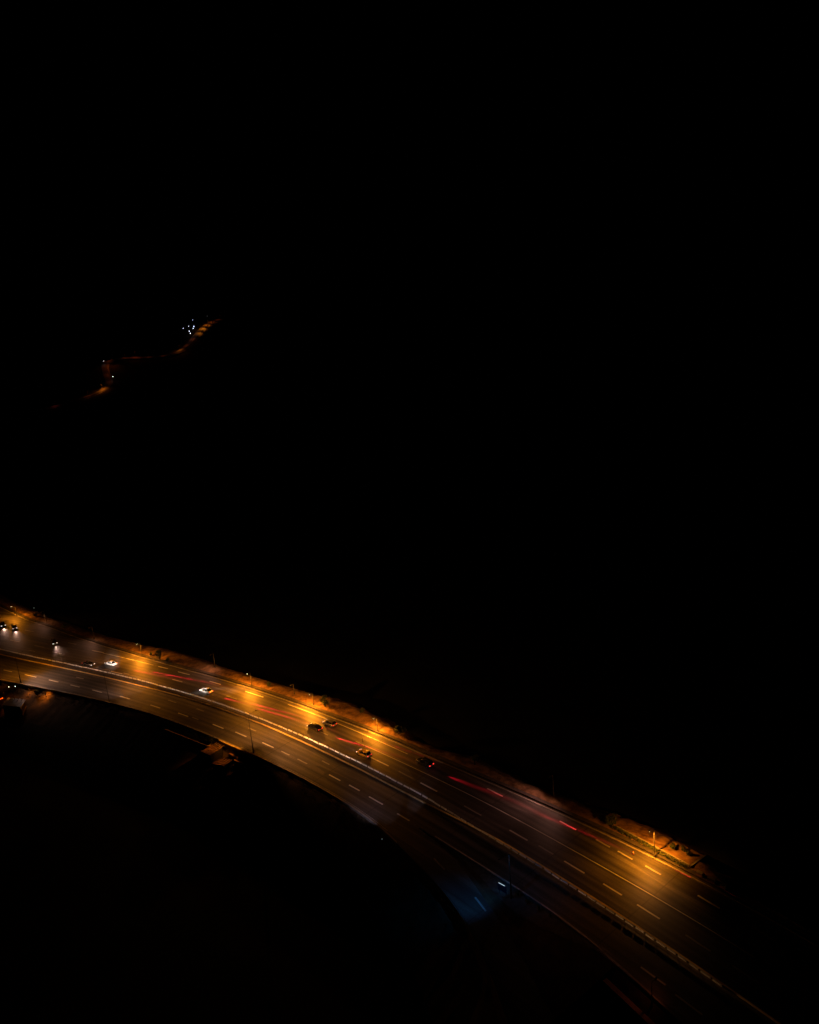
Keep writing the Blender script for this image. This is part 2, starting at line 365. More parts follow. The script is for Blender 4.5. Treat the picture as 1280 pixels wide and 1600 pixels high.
for i in range(142):
    s0 = 128 + i * 2.2; a = W(s0, d_rail(s0), 0); b = W(s0 + 2.2, d_rail(s0 + 2.2), 0); v = b - a
    jog = rr.uniform(-.07, .07)
    p = put('rail_panel', rail_me, gr, a - base_inv + Vector((0, 0, .42 + jog * .5)), math.atan2(v.y, v.x)); p.scale = (v.length * rr.uniform(.76, .86), 1, 1)
    p.rotation_euler = (rr.uniform(-.22, .22), 0, math.atan2(v.y, v.x) + jog * .2)
    put('post', post_me, gr, a - base_inv + Vector((0, 0, .05)), math.atan2(v.y, v.x))

# ------------------------------------------------------------------ street lamps
def lamp(name, label, s, d, h, reach, side, glow='off_lens', lights=(), z=0.0, group=None, mat='verge_steel', loc=None, rz=None, r0=.11, r1=.06, headlen=.75, tilt=8):
    """a tapered column with a base, a bent arm and a flat luminaire; side = +1 arm reaches to growing d"""
    t = thing(name, label, 'street lamp', loc if loc is not None else W(s, d, z), rz if rz is not None else head(s), group)
    MB().tube([(0, 0, -.3), (0, 0, h * .5), (0, 0, h)], [r0, (r0 + r1) / 2, r1], 10).build('pole', mat, t, True)
    MB().tube([(0, 0, -.3), (0, 0, .55)], [r0 * 1.7, r0 * 1.5], 8).build('base_plate', mat, t)
    e = side * reach; rise = reach * .16
    MB().tube([(0, 0, h - .05), (0, e * .25, h + rise * .6), (0, e * .65, h + rise), (0, e, h + rise * 1.05)], [r1, r1 * .85, r1 * .75, r1 * .7], 8).build('arm', mat, t, True)
    hz = h + rise * 1.05
    y0, y1 = e, e + side * headlen
    rings = []
    for f, wd, th in ((0, .06, .05), (.2, .15, .10), (.7, .19, .12), (1, .09, .06)):
        y = y0 + (y1 - y0) * f
        rings.append([(-wd, y, hz - th * .3), (-wd * .7, y, hz + th * .7), (wd * .7, y, hz + th * .7), (wd, y, hz - th * .3)])
    hd = MB().loft(rings).build('lamp_head', mat, t, True)
    ym = y0 + (y1 - y0) * .58
    MB().box((0, ym, hz - .06), (.26, headlen * .58, .06)).build('lens', glow, hd)
    for (dx, dy, watts, col, size, blend) in lights:
        spot(t, (0, ym, hz - .16), (dx, dy * side, -1), watts, col, size, blend, .10)
    return t
def batwing(watts, col, spread=1.0, fwd=.1, size=130, down=.16):
    return [(0, -.5, watts * .27, col, 88, 1.0), (-spread, fwd, watts, col, size, 1.0), (spread, fwd, watts, col, size, 1.0), (0, fwd, watts * down, col, 165, 1.0)]
VG = 'street lamps along the far verge'
lamp('street_lamp', 'short lit street lamp farthest up the bend at the left edge', 130, 28, 4.9, 1.0, -1, 'sodium_glow', batwing(5200, SODIUM), .15, VG)
lamp('street_lamp', 'slim pale street lamp right of the leftmost lit lamp', 151.9, 26.6, 5.0, .8, -1, 'off_lens', [(0, .6, 700, PINK, 170, 1.0)], .3, VG, 'pole_steel')
lamp('street_lamp', 'dim street lamp standing behind the black car and white car', 190, 20.8, 5.2, 1.0, -1, 'off_lens', [(.2, 1.0, 900, PINK, 170, 1.0)], .3, VG)
lamp('street_lamp', 'lit street lamp with bright head beside two dark verge bushes', 222.2, 15.7, 5.0, .9, -1, 'sodium_glow', batwing(12800, SODIUM, 1.6, .75, 135), .15, VG)
lamp('street_lamp', 'dark slender street lamp between the two brightest left verge pools', 257, 18.0, 5.4, .9, -1, 'off_lens', [(-.3, .9, 1300, PINK, 170, 1.0)], .35, VG)
lamp('street_lamp', 'thin lit street lamp straight above the tall lamp by the roofs', 278.7, 13.9, 5.0, .8, -1, 'white_glow', batwing(15500, SODIUM, 1.6, .75, 135), .12, VG)
lamp('street_lamp', 'small unlit street lamp left of the round verge tree', 295.6, 16.4, 3.6, .7, -1, 'off_lens', [], .3, VG)
lamp('street_lamp', 'bright street lamp just left of the round verge tree', 305.5, 14.9, 4.1, .8, -1, 'sodium_glow', batwing(15500, SODIUM, 1.3, .7, 135), .15, VG)
lamp('street_lamp', 'lit street lamp above the yellow car and beside verge scrub', 332.3, 14.7, 4.4, .8, -1, 'sodium_glow', batwing(9000, SODIUM, .7, .2), .15, VG)
lamp('street_lamp', 'pale unlit street lamp alone on the dark stretch of verge', 387, 20.2, 5.4, .7, -1, 'off_lens', [(.3, 1.1, 1300, (1, .42, .30), 110, 1.0), (-1.3, 1.2, 2600, (1, .40, .32), 105, 1.0)], .45, VG, 'pole_steel')  # lamp itself is unlit; pink beams added to tint the dark lanes
l13 = lamp('street_lamp', 'tall whitish street lamp over the rightmost orange pool', 414.3, 18.1, 7.0, 1.2, -1, 'sodium_glow', [(-.6, .05, 7600, SODIUM, 112, 1.0), (.35, .05, 4200, SODIUM, 100, 1.0), (0, -.1, 6000, SODIUM, 120, 1.0), (-.1, .75, 5600, SODIUM, 100, 1.0), (.15, -.45, 7500, SODIUM, 74, 1.0), (.7, .8, 2300, NEARW, 80, 1.0)], .1, VG)
NG = 'tall street lamps along the near edge'
q1 = lamp('street_lamp', 'tall dark street lamp at the near edge, far left', 195.9, -15.9, 10.2, 2.6, 1, 'off_lens', [(-.8, .5, 9500, SODIUM, 120, 1.0), (.6, .45, 5200, NEARW, 120, 1.0), (1.0, .2, 6500, WHITE, 105, 1.0)], -.1, NG, 'dark_steel', r0=.15)
q0 = lamp('street_lamp', 'faint thin street lamp between the two tall near-edge lamps', 241.5, -14.3, 9.6, 2.0, 1, 'off_lens', [(-.5, .75, 3600, WHITE, 100, 1.0), (.7, .7, 4200, NEARW, 100, 1.0), (-.2, 1.5, 9000, SODIUM, 100, 1.0)], -.1, NG, 'dark_steel', r0=.11)
q2 = lamp('street_lamp', 'tall dark street lamp rising beside the two roofs', 310.7, -12.9, 11.3, 2.6, 1, 'off_lens', [(-.8, .75, 12500, NEARW, 108, 1.0), (.6, .75, 8500, NEARW, 105, 1.0), (1.5, .6, 12000, NEARW, 80, 1.0), (-.9, 1.5, 17000, SODIUM, 90, 1.0), (.5, 1.5, 17000, SODIUM, 90, 1.0)], -.1, NG, 'dark_steel', r0=.16)
q3 = lamp('street_lamp', 'tall black street lamp in the blue-lit gore', 401, -11.0, 10.3, 2.2, -1, 'off_lens', [(-.6, .38, 1700, COOL, 62, 1.0), (.1, -.85, 330, COOL, 95, 1.0), (-.9, -.45, 120, WHITE, 60, 1.0), (1.1, -.35, 170, (1, .3, .18), 60, 1.0)], -.1, NG, 'dark_steel', r0=.16)
def aim(t, hz, y, target, watts, col, size):
    """one more luminaire beam of a tall lamp, towards a point on the carriageway"""
    p = Matrix.Rotation(t.rotation_euler.z, 3, 'Z') @ Vector((0, y, hz)) + Vector(t.location)
    v = Matrix.Rotation(-t.rotation_euler.z, 3, 'Z') @ (Vector(target) - p)
    spot(t, (0, y, hz), v, watts, col, size, 1.0, .1)
aim(q0, 9.6, 2.4, W(218, 5.9, .8), 110000, (1, .80, .66), 11)
aim(q0, 9.6, 2.4, W(267.2, 4.1, .8), 90000, (1, .84, .70), 10)
aim(q2, 11.5, 3.0, W(338, 3.9, .8), 30000, SODIUM, 16)
aim(q2, 11.2, 2.9, W(302, -14.2, .4), 9000, SODIUM, 40)
aim(q2, 11.2, 2.9, (-61, 192, .6), 4600, AMBER, 17)
aim(q2, 11.2, 2.9, (-57.2, 186.6, -.4), 3900, AMBER, 15)
aim(q2, 11.2, 2.9, (-53.4, 187.6, -.6), 2800, AMBER, 14)
def fan(t, hz, y, s, watts, col, wide=34, thin=.075, d=-.15):
    """added flat fan of light that brightens the median rail or edge kerb at s"""
    rot = Matrix.Rotation(t.rotation_euler.z, 3, 'Z')
    p = rot @ Vector((0, y, hz)) + Vector(t.location)
    dv = (W(s, d, .4) - p).normalized(); tg = tang(s); tv = Vector((tg[0], tg[1], 0))
    xa = (tv - dv * tv.dot(dv)).normalized(); ya = (-dv).cross(xa)
    l = bpy.data.lights.new('light', 'SPOT'); l.energy = watts; l.color = col; l.spot_size = R(wide); l.spot_blend = 1.0; l.shadow_soft_size = .1
    o = bpy.data.objects.new('light', l); COL.objects.link(o); o.parent = t; o.location = (0, y, hz)
    o.rotation_euler = (rot.transposed() @ Matrix((xa, ya, -dv)).transposed()).to_euler(); o.scale = (1, thin, 1)
RAILW = (1, .74, .60)
for s_, w_ in ((172, 3300), (184, 2200), (195, 1900), (206, 2200)): fan(q1, 10.1, 3.0, s_, w_, RAILW)
for s_, w_ in ((219, 3400), (231, 2500), (242, 2200), (253, 2500), (265, 3900)): fan(q0, 9.7, 2.4, s_, w_, RAILW)
for s_, w_ in ((278, 7500), (289, 5200), (300, 4200), (311, 4200), (322, 5400), (333, 7800), (345, 11500)): fan(q2, 11.4, 3.0, s_, w_, RAILW)
for s_, w_ in ((376, 30000), (386, 22000), (395, 17000), (404, 11000), (413, 8500), (422, 9000), (431, 11000)): fan(l13, 7.0, -1.6, s_, w_ * .45, (1, .38, .08), 30, .05, .02)
for s_, w_ in ((318, 1500), (330, 2600), (342, 4200), (353, 7000)): fan(q2, 11.4, 3.0, s_, w_, SODIUM, 34, .05, d_low(s_) - .35)
for s_, w_ in ((382, 900), (391, 500), (400, 350), (409, 500), (418, 900), (427, 1500)): fan(q3, 10.3, -2.4, s_, w_, (1, .36, .22), 34, .06, d_main(s_) + .1)
for lq, hz_, y_, ss_, ww in ((q1, 10.1, 3.0, (184, 195, 206), 700), (q0, 9.7, 2.4, (219, 231, 242, 253, 266), 700), (q2, 11.4, 3.0, (280, 292), 1500)):
    for s_ in ss_: fan(lq, hz_, y_, s_, ww, NEARW, 34, .05, d_low(s_) - .35)
for s_, w_ in ((378, 3600), (387, 2600), (395, 2100), (403, 2000), (411, 2300), (419, 3000), (427, 4300), (434, 5500)): fan(q3, 10.3, -1.6, s_, w_, (1, .44, .14), 30, .05, d_rail(s_) - .1)

# ------------------------------------------------------------------ vehicles
def ring(x, zb, zt, hw):
    return [(x, -hw * .88, zb), (x, -hw, zb + .16), (x, -hw, zt - .22), (x, -hw * .95, zt - .07), (x, -hw * .80, zt),
            (x, hw * .80, zt), (x, hw * .95, zt - .07), (x, hw, zt - .22), (x, hw, zb + .16), (x, hw * .88, zb)]
CAR_ME = {}
def car_meshes(style, paint):
    key = (style, paint)
    if key in CAR_ME: return CAR_ME[key]
    L = {'sedan': 4.6, 'hatch': 4.1, 'suv': 4.7}[style]; hw = .90 if style != 'suv' else .95
    h = {'sedan': 1.45, 'hatch': 1.52, 'suv': 1.75}[style]; belt = {'sedan': .92, 'hatch': .98, 'suv': 1.12}[style]
    x0, x1 = -L / 2, L / 2
    out = {}
    body = [ring(x0, .42, .80, hw * .78), ring(x0 + .12, .30, belt * .97, hw * .93), ring(x0 + .55, .22, belt, hw), ring(x0 + 1.4, .20, belt, hw), ring(0, .20, belt, hw),
            ring(x1 - 1.35, .20, belt * .98, hw), ring(x1 - .6, .22, belt * .88, hw * .98), ring(x1 - .15, .28, belt * .80, hw * .90), ring(x1, .38, belt * .68, hw * .72)]
    out['body'] = MB().loft(body).mesh('body', paint, True)
    rb = {'sedan': x0 + .55, 'hatch': x0 + .12, 'suv': x0 + .12}[style]; rt = {'sedan': x0 + 1.30, 'hatch': x0 + .55, 'suv': x0 + .42}[style]
    ft = {'sedan': x1 - 2.05, 'hatch': x1 - 1.85, 'suv': x1 - 2.0}[style]; fb = {'sedan': x1 - 1.22, 'hatch': x1 - 1.0, 'suv': x1 - 1.25}[style]
    bw, tw = hw * .86, hw * .66; zt = h - .05; zb = belt - .03
    def quadslab(a, b, c, d, nrm, th=.03):
        nrm = Vector(nrm).normalized() * th; q = [Vector(v) for v in (a, b, c, d)]
        return MB().add([*q, *[v + nrm for v in q]], [(0, 1, 2, 3)[::-1], (4, 5, 6, 7), (0, 1, 5, 4), (1, 2, 6, 5), (2, 3, 7, 6), (3, 0, 4, 7)])
    out['windscreen'] = quadslab((fb, -bw * .93, zb), (fb, bw * .93, zb), (ft + .04, tw * .93, zt), (ft + .04, -tw * .93, zt), (1, 0, 1)).mesh('windscreen', 'tinted_glass')
    out['rear_window'] = quadslab((rb, bw * .93, zb), (rb, -bw * .93, zb), (rt - .03, -tw * .93, zt), (rt - .03, tw * .93, zt), (-1, 0, 1)).mesh('rear_window', 'tinted_glass')
    mid = (fb + rb) / 2 - .05
    out['side'] = []
    for sg in (-1, 1):
        tm = (ft + rt) / 2
        out['side'].append(quadslab((mid + .05, sg * bw, zb), (fb - .12, sg * bw, zb), (ft - .02, sg * tw, zt), (tm + .05, sg * tw, zt), (0, sg, .4)).mesh('side_window', 'tinted_glass'))
        out['side'].append(quadslab((rb + .14, sg * bw, zb), (mid - .05, sg * bw, zb), (tm - .05, sg * tw, zt), (rt + .04, sg * tw, zt), (0, sg, .4)).mesh('side_window', 'tinted_glass'))
    # the painted shell between the panes: roof panel with its pillars
    mb = MB()
    mb.loft([[(rt - .05, -tw * .9, zt - .02), (rt - .05, -tw * .8, zt + .035), (rt - .05, tw * .8, zt + .035), (rt - .05, tw * .9, zt - .02)],
             [(rt + .15, -tw * 1.02, zt - .02), (rt + .15, -tw * .9, zt + .07), (rt + .15, tw * .9, zt + .07), (rt + .15, tw * 1.02, zt - .02)],
             [(ft - .2, -tw * 1.02, zt - .02), (ft - .2, -tw * .9, zt + .06), (ft - .2, tw * .9, zt + .06), (ft - .2, tw * 1.02, zt - .02)],
             [(ft + .05, -tw * .9, zt - .03), (ft + .05, -tw * .8, zt + .02), (ft + .05, tw * .8, zt + .02), (ft + .05, tw * .9, zt - .03)]])
    out['roof'] = mb.mesh('roof', paint, True)
    out['pillar'] = []
    for sg in (-1, 1):
        for (xb, xt) in ((fb - .04, ft), ((fb + rb) / 2 - .05, (ft + rt) / 2), (rb + .05, rt + .02)):
            out['pillar'].append(MB().tube([(xb, sg * bw * .99, zb - .04), (xt, sg * tw * .99, zt + .02)], .05, 6).mesh('pillar', paint))
    out['wheel_x'] = (x0 + .82, x1 - .85); out['L'] = L; out['hw'] = hw; out['belt'] = belt
    if 'tyre' not in CAR_ME:
        ty = MB()
        prof_t = [(.20, -.10), (.31, -.11), (.33, -.07), (.33, .07), (.31, .11), (.20, .10)]
        n = 16; vs = []
        for k in range(n):
            a = 2 * math.pi * k / n
            for (r_, y_) in prof_t: vs.append((r_ * math.cos(a), y_, r_ * math.sin(a)))
        m_ = len(prof_t); fs = []
        for k in range(n):
            for j in range(m_):
                fs.append((k * m_ + j, k * m_ + (j + 1) % m_, ((k + 1) % n) * m_ + (j + 1) % m_, ((k + 1) % n) * m_ + j))
        CAR_ME['tyre'] = MB().add(vs, fs).mesh('tyre', 'tyre', True)
        CAR_ME['rim'] = MB().tube([(0, -.09, 0), (0, -.05, 0), (0, .05, 0), (0, .09, 0)], [.12, .205, .205, .12], 12).mesh('rim', 'rim')
    CAR_ME[key] = out
    return out
def car(label, style, paint, s=None, d=None, heading=-1, head_on=True, tail_on=True, name='car', loc=None, rz=None, group='cars on the highway', beam=0, red=(), off=0.0):
    o = car_meshes(style, paint)
    t = thing(name, label, 'car', loc if loc is not None else W(s, d, .01), rz if rz is not None else head(s) + (math.pi if heading < 0 else 0) + off, group)
    L, hw, belt = o['L'], o['hw'], o['belt']
    t.scale = (1.1, 1.06, 1.04)
    put('body', o['body'], t); put('roof', o['roof'], t); put('windscreen', o['windscreen'], t); put('rear_window', o['rear_window'], t)
    for m in o['side']: put('side_window', m, t)
    for m in o['pillar']: put('pillar', m, t)
    for x in o['wheel_x']:
        for sg in (-1, 1):
            wl = put('wheel', CAR_ME['tyre'], t, (x, sg * (hw - .09), .33)); put('rim', CAR_ME['rim'], wl)
    for sg in (-1, 1):
        MB().loft([[(L / 2 - .34, sg * hw * .52, belt * .60), (L / 2 - .34, sg * hw * .52, belt * .77), (L / 2 - .34, sg * hw * .90, belt * .77), (L / 2 - .34, sg * hw * .90, belt * .60)],
                   [(L / 2 + .0, sg * hw * .50, belt * .60), (L / 2 - .05, sg * hw * .50, belt * .76), (L / 2 - .14, sg * hw * .86, belt * .77), (L / 2 - .08, sg * hw * .84, belt * .60)]]).build('headlight', 'head_glow' if head_on else 'off_lens', t)
        MB().box((-L / 2 + .02, sg * hw * .66, belt * .80), (.16, hw * .34, .16)).build('tail_light', 'tail_glow' if tail_on else 'off_lens', t)
        MB().box((.55, sg * (hw + .10), belt + .03), (.16, .22, .13), sg * .2).build('side_mirror', paint, t)
    MB().box((-L / 2 + .02, 0, belt * .60), (.06, .5, .12)).build('number_plate', 'rim', t)
    if beam:
        spot(t, (L / 2 + .12, 0, .62), (1, 0, -.10), beam, WHITE, 46, 1.0, .1)
    for (dy, target, watts, size, flat) in red:  # added red beams imitating tail-light trails on the road behind
        v = Vector(target)
        spot(t, (-L / 2 - .12, dy, .68), v, watts, (1, .008, .03), size, .6, .04, flat)
    return t
def local_dir(s, d, heading, ts, td, z0=.75, off=0.0):
    """direction from the car's tail to a point on the road, in the car's own axes"""
    a = W(s, d, z0); b = W(ts, td, 0); v = b - a
    return Matrix.Rotation(-(head(s) + (math.pi if heading < 0 else 0) + off), 3, 'Z') @ v
FLAT = (.16, 1, 1); FLAT2 = (.30, 1, 1)
car('white sedan in an orange pool, second car left of the verge bushes', 'sedan', 'white_car_paint', 217, 5.9, -1, beam=150,
    red=[(.6, local_dir(217, 5.9, -1, 231.5, 6.3), 1100000, 4.0, (.55, 1, 1)), (-.6, local_dir(217, 5.9, -1, 243, 7.0), 5500000, 2.0, (.6, 1, 1))])
car('white sedan alone between the two left orange pools', 'sedan', 'white_car_paint', 267.7, 4.1, -1, beam=150,
    red=[(.6, local_dir(267.7, 4.1, -1, 277.6, 4.9), 260000, 6.4, (.55, 1, 1)), (-.6, local_dir(267.7, 4.1, -1, 292, 5.7), 7000000, 2.0, (.55, 1, 1)), (.6, local_dir(267.7, 4.1, -1, 297, 5.6), 12000000, 1.5, (.55, 1, 1))])
car('black sedan beside a silver car in the brightest orange pool', 'sedan', 'black_car_paint', 316.1, 5.3, -1, beam=500,
    red=[(.6, local_dir(316.1, 5.3, -1, 326, 6.6), 330000, 6.5, (.55, 1, 1)), (.6, local_dir(316.1, 5.3, -1, 332, 7.6), 900000, 3.0, (.55, 1, 1))])
car('silver hatchback close to the far kerb beside the black sedan', 'hatch', 'silver_car_paint', 318.2, 9.3, -1, beam=400,
    red=[(-.6, local_dir(318.2, 9.3, -1, 340, 11.2), 1500000, 1.6, (.55, 1, 1))])
car('yellow hatchback between the median rail and lone marker post', 'hatch', 'yellow_car_paint', 338, 3.7, -1, beam=400)
car('black car at the end of the lit stretch, rightmost on the highway', 'suv', 'grey_car_paint', 354.1, 10.3, -1, beam=0, head_on=False,
    red=[(.6, local_dir(354.1, 10.3, -1, 364, 11.4), 45000, 7.0, None), (0, local_dir(354.1, 10.3, -1, 380, 13.0), 150000, 3.0, None), (0, local_dir(354.1, 10.3, -1, 391, 14.0), 600000, 1.3, None), (.4, local_dir(354.1, 10.3, -1, 398, 14.9), 4200000, 1.0, None)])
car('dark grey car just left of the leftmost white sedan', 'sedan', 'grey_car_paint', 208.9, 2.7, 1, beam=300)
car('dark car with bright white headlights facing right on the left bend', 'hatch', 'grey_car_paint', 176.5, 12.4, 1, beam=1400, off=-.45)
car('dark car with lit headlights at the extreme left edge', 'sedan', 'grey_car_paint', 134.5, 18.4, 1, beam=1700, off=-.5)
car('grey car with lit headlights, second from the left edge', 'hatch', 'silver_car_paint', 143.5, 17.6, 1, beam=1400, off=-.5)

# small things on the carriageway
t = thing('traffic_cone', 'small orange traffic cone on the shoulder below the tall whitish lamp', 'traffic cone', W(410.8, 15.9, .002), 0)
MB().tube([(0, 0, .03), (0, 0, .72)], [.21, .035], 14).build('cone', 'orange_plastic', t, True); MB().box((0, 0, .02), (.55, .55, .04)).build('base', 'tyre', t)
MB().tube([(0, 0, .34), (0, 0, .50)], [.143, .098], 14).build('reflective_band', 'road_paint', t)
t = thing('marker_post', 'thin marker post standing on the lane divider near the yellow car', 'post', W(332.8, 8.2, .0), 0)
MB().tube([(0, 0, 0), (0, 0, 1.15)], [.06, .05], 8).build('post', 'dark_steel', t); MB().tube([(0, 0, -.0), (0, 0, .05)], [.18, .14], 10).build('base', 'tyre', t)
MB().tube([(0, 0, .85), (0, 0, 1.0)], [.064, .062], 8).build('reflective_band', 'worn_paint', t)

# ------------------------------------------------------------------ vegetation
def leaves(mb, rnd, c, rad, n, size, flat=1.0):
    for _ in range(n):
        while True:
            p = Vector((rnd.uniform(-1, 1), rnd.uniform(-1, 1), rnd.uniform(-1, 1)))
            if .25 < p.length < 1: break
        p = Vector((p.x * rad, p.y * rad, p.z * rad * flat)) + Vector(c)
        a = Vector((rnd.gauss(0, 1), rnd.gauss(0, 1), rnd.gauss(0, .6))).normalized(); b = a.cross(Vector((rnd.gauss(0, 1), rnd.gauss(0, 1), rnd.gauss(0, 1)))).normalized()
        s_ = size * rnd.uniform(.6, 1.4)
        mb.add([p - a * s_, p + b * s_ * .45, p + a * s_, p - b * s_ * .45], [(0, 1, 2, 3)])
def bush(name, label, cat, loc, r, h, seed, n=260, mat='leaf', group='shrubs and trees on the verge', lobes=6):
    rnd = random.Random(seed); t = thing(name, label, cat, loc, rnd.uniform(0, 6), group)
    tr = MB(); cr = MB()
    for k in range(3 + (lobes > 5)):
        a = rnd.uniform(0, 6.28); q = rnd.uniform(.25, .6) * r
        tr.tube([(0, 0, -.3), (q * .35 * math.cos(a), q * .35 * math.sin(a), h * .35), (q * math.cos(a), q * math.sin(a), h * .75)], [.07 * r + .03, .05 * r + .02, .015], 6)
    tr.build('trunk', 'bark', t)
    for k in range(lobes):
        a = rnd.uniform(0, 6.28); q = rnd.uniform(0, .62) * r
        lr = r * rnd.uniform(.34, .6)
        leaves(cr, rnd, (q * math.cos(a), q * math.sin(a), h * rnd.uniform(.38, .95) - lr * .3), lr, n // lobes, .16 + .04 * r, .8)
    cr.build('crown', mat, t)
    return t
bush('verge_tree', 'dark bushy tree just right of the left lit lamp', 'tree', W(232.0, 15.2, .2), 1.7, 3.6, 11, 700)
bush('verge_shrub', 'small dark shrub between the left lit lamp and bushy tree', 'shrub', W(226.0, 16.6, .3), .8, 1.5, 12, 260)
bush('verge_shrub', 'low dark shrub trailing right of the left bushy tree', 'shrub', W(235.8, 15.6, .2), 1.1, 1.1, 13, 260)
bush('round_tree', 'round dark tree on the verge behind the black sedan', 'tree', W(309.4, 15.9, .3), 1.5, 3.4, 14, 900, lobes=9)
bush('verge_shrub', 'ragged shrub at the crest right of the round tree', 'shrub', W(322.0, 19.2, .4), 1.2, 1.6, 15, 260)
bush('verge_tree', 'dark spreading tree at the right end of the long lit verge', 'tree', W(338.5, 16.9, .3), 2.1, 3.0, 16, 620)
bush('verge_tree', 'dim dark tree on the unlit verge right of the rightmost car', 'tree', W(364.5, 18.0, .3), 1.6, 3.0, 17, 560)
bush('verge_tree', 'dark leafy tree left of the rightmost orange pool', 'tree', W(402.6, 20.2, .3), 1.6, 2.6, 18, 560)
bush('verge_shrub', 'shrub on the orange terrace right of the tall whitish lamp', 'shrub', W(415.8, 22.3, .5), .8, 1.2, 19, 260)
bush('verge_shrub', 'low shrub near the right end of the orange terrace', 'shrub', W(419.0, 22.9, .5), .75, .9, 20, 220)
bush('verge_shrub', 'flat shrub farther back on the orange terrace', 'shrub', W(417.4, 23.6, .5), .7, .8, 27, 200)
bush('verge_shrub', 'dark shrub on the crest right of the thin lit lamp', 'shrub', W(283.7, 16.6, .35), 1.1, 1.5, 21, 280)
bush('verge_shrub', 'dark shrub right of the slim pale left lamp', 'shrub', W(166, 24.4, .4), 1.4, 1.6, 22, 280)
bush('verge_shrub', 'dark shrub on the crest below the leftmost lit lamp', 'shrub', W(140.5, 30.0, .4), 1.3, 1.7, 23, 280)
bush('edge_bush', 'dark leaning bush on the near edge above the rust roof', 'shrub', W(293.6, -15.4, -1.5), 1.5, 3.0, 24, 560, lobes=8)
bush('edge_bush', 'black bush on the near bank at far left between light pools', 'tree', W(208.3, -18.4, -1.9), 1.1, 2.4, 25, 500, lobes=8)
def agave(loc, seed, label, n=16, ln=1.3):
    rnd = random.Random(seed); t = thing('spiky_plant', label, 'plant', loc, 0, 'spiky plants in the gore')
    mb = MB()
    for k in range(n):
        a = 6.283 * k / n + rnd.uniform(-.2, .2); e = rnd.uniform(.35, 1.3); l = ln * rnd.uniform(.7, 1.15)
        dv = Vector((math.cos(a) * math.cos(e), math.sin(a) * math.cos(e), math.sin(e))); sv = Vector((-math.sin(a), math.cos(a), 0)) * .07
        m_ = dv * l * .5 + Vector((0, 0, .08)); tip = dv * l
        mb.add([sv * .6, m_ + sv, tip, m_ - sv, -sv * .6], [(0, 1, 2, 3, 4)])
    mb.build('leaf_rosette', 'leaf', t); MB().tube([(0, 0, -.2), (0, 0, .18)], [.12, .08], 7).build('stem', 'bark', t)
agave(W(401.6, -9.7, .0), 1, 'tallest spiky plant right of the black gore lamp', 20, 1.7)
agave(W(404.3, -9.9, .0), 2, 'spiky plant in the gore, second from the black lamp', 16, 1.3)
agave(W(407.0, -9.6, .0), 3, 'spiky plant in the gore, third from the black lamp', 16, 1.2)
agave(W(409.8, -9.5, .0), 4, 'spiky plant in the gore farthest from the black lamp', 14, 1.0)

# clipped hedge strip at the terrace foot
rnd = random.Random(5); hb = MB()
hedge = thing('hedge', 'long low dark hedge along the foot of the orange terrace', 'hedge', W(412, 19.6, 0))
for i in range(90):
    s = 403 + 17.5 * i / 90; p = W(s, 19.75 + rnd.uniform(-.2, .2), .55) - Vector(hedge.location)
    leaves(hb, rnd, p, .45 * rnd.uniform(.8, 1.15), 16, .16, 1.1)
hb.build('foliage', 'leaf', hedge)
sb = MB()
for i in range(24):
    p = W(403.3 + i * .74, 19.75, 0) - Vector(hedge.location); sb.tube([p + Vector((0, 0, -.1)), p + Vector((rnd.uniform(-.1, .1), 0, .6))], [.03, .015], 5)
sb.build('stems', 'bark', hedge)
# earth terrace above the hedge with its end wall
tv = [(404, 20.3), (420.6, 20.6), (421.0, 25.6), (404, 25)]
top = [W(s, d, .75) for s, d in tv]; bot = [W(s, d, -.5) for s, d in tv]
tb = MB(); N = 8
grid = []
for i in range(N * 2 + 1):
    for j in range(N + 1):
        u, v = i / (N * 2), j / N
        p = (top[0] * (1 - u) + top[1] * u) * (1 - v) + (top[3] * (1 - u) + top[2] * u) * v
        e = min(u, 1 - u, v, 1 - v)
        grid.append(Vector((p.x, p.y, .62 - v ** 1.5 * .55 + (rnd.uniform(-.14, .14) if e > 0 else 0))))
fs = [(i * (N + 1) + j, (i + 1) * (N + 1) + j, (i + 1) * (N + 1) + j + 1, i * (N + 1) + j + 1) for i in range(N * 2) for j in range(N)]
tb.add(grid, fs); tb.build('terrace', 'earth')['kind'] = 'structure'
wall = thing('retaining_wall', 'low concrete wall edging the orange terrace behind the hedge', 'wall', W(412, 20.4, 0))
for i in range(9):
    a = W(403.8 + i * 1.88, 20.28, 0) - Vector(wall.location); b = W(403.8 + i * 1.88 + 1.85, 20.3, 0) - Vector(wall.location); v = b - a
    MB().box(((a.x + b.x) / 2, (a.y + b.y) / 2, .3), (v.length, .28, 1.0), math.atan2(v.y, v.x)).build('wall_panel', 'concrete', wall)
wall2 = thing('end_wall', 'dark end wall closing the right end of the orange terrace', 'wall', W(421, 23, 0))
a = W(420.9, 20.3, 0) - Vector(wall2.location); b = W(421.3, 25.6, 0) - Vector(wall2.location); v = b - a
MB().box(((a.x + b.x) / 2, (a.y + b.y) / 2, .0), (v.length, .3, 1.1), math.atan2(v.y, v.x)).build('wall_body', 'dark_concrete', wall2)
MB().box(((a.x + b.x) / 2, (a.y + b.y) / 2, .58), (v.length + .06, .36, .07), math.atan2(v.y, v.x)).build('coping', 'concrete', wall2)
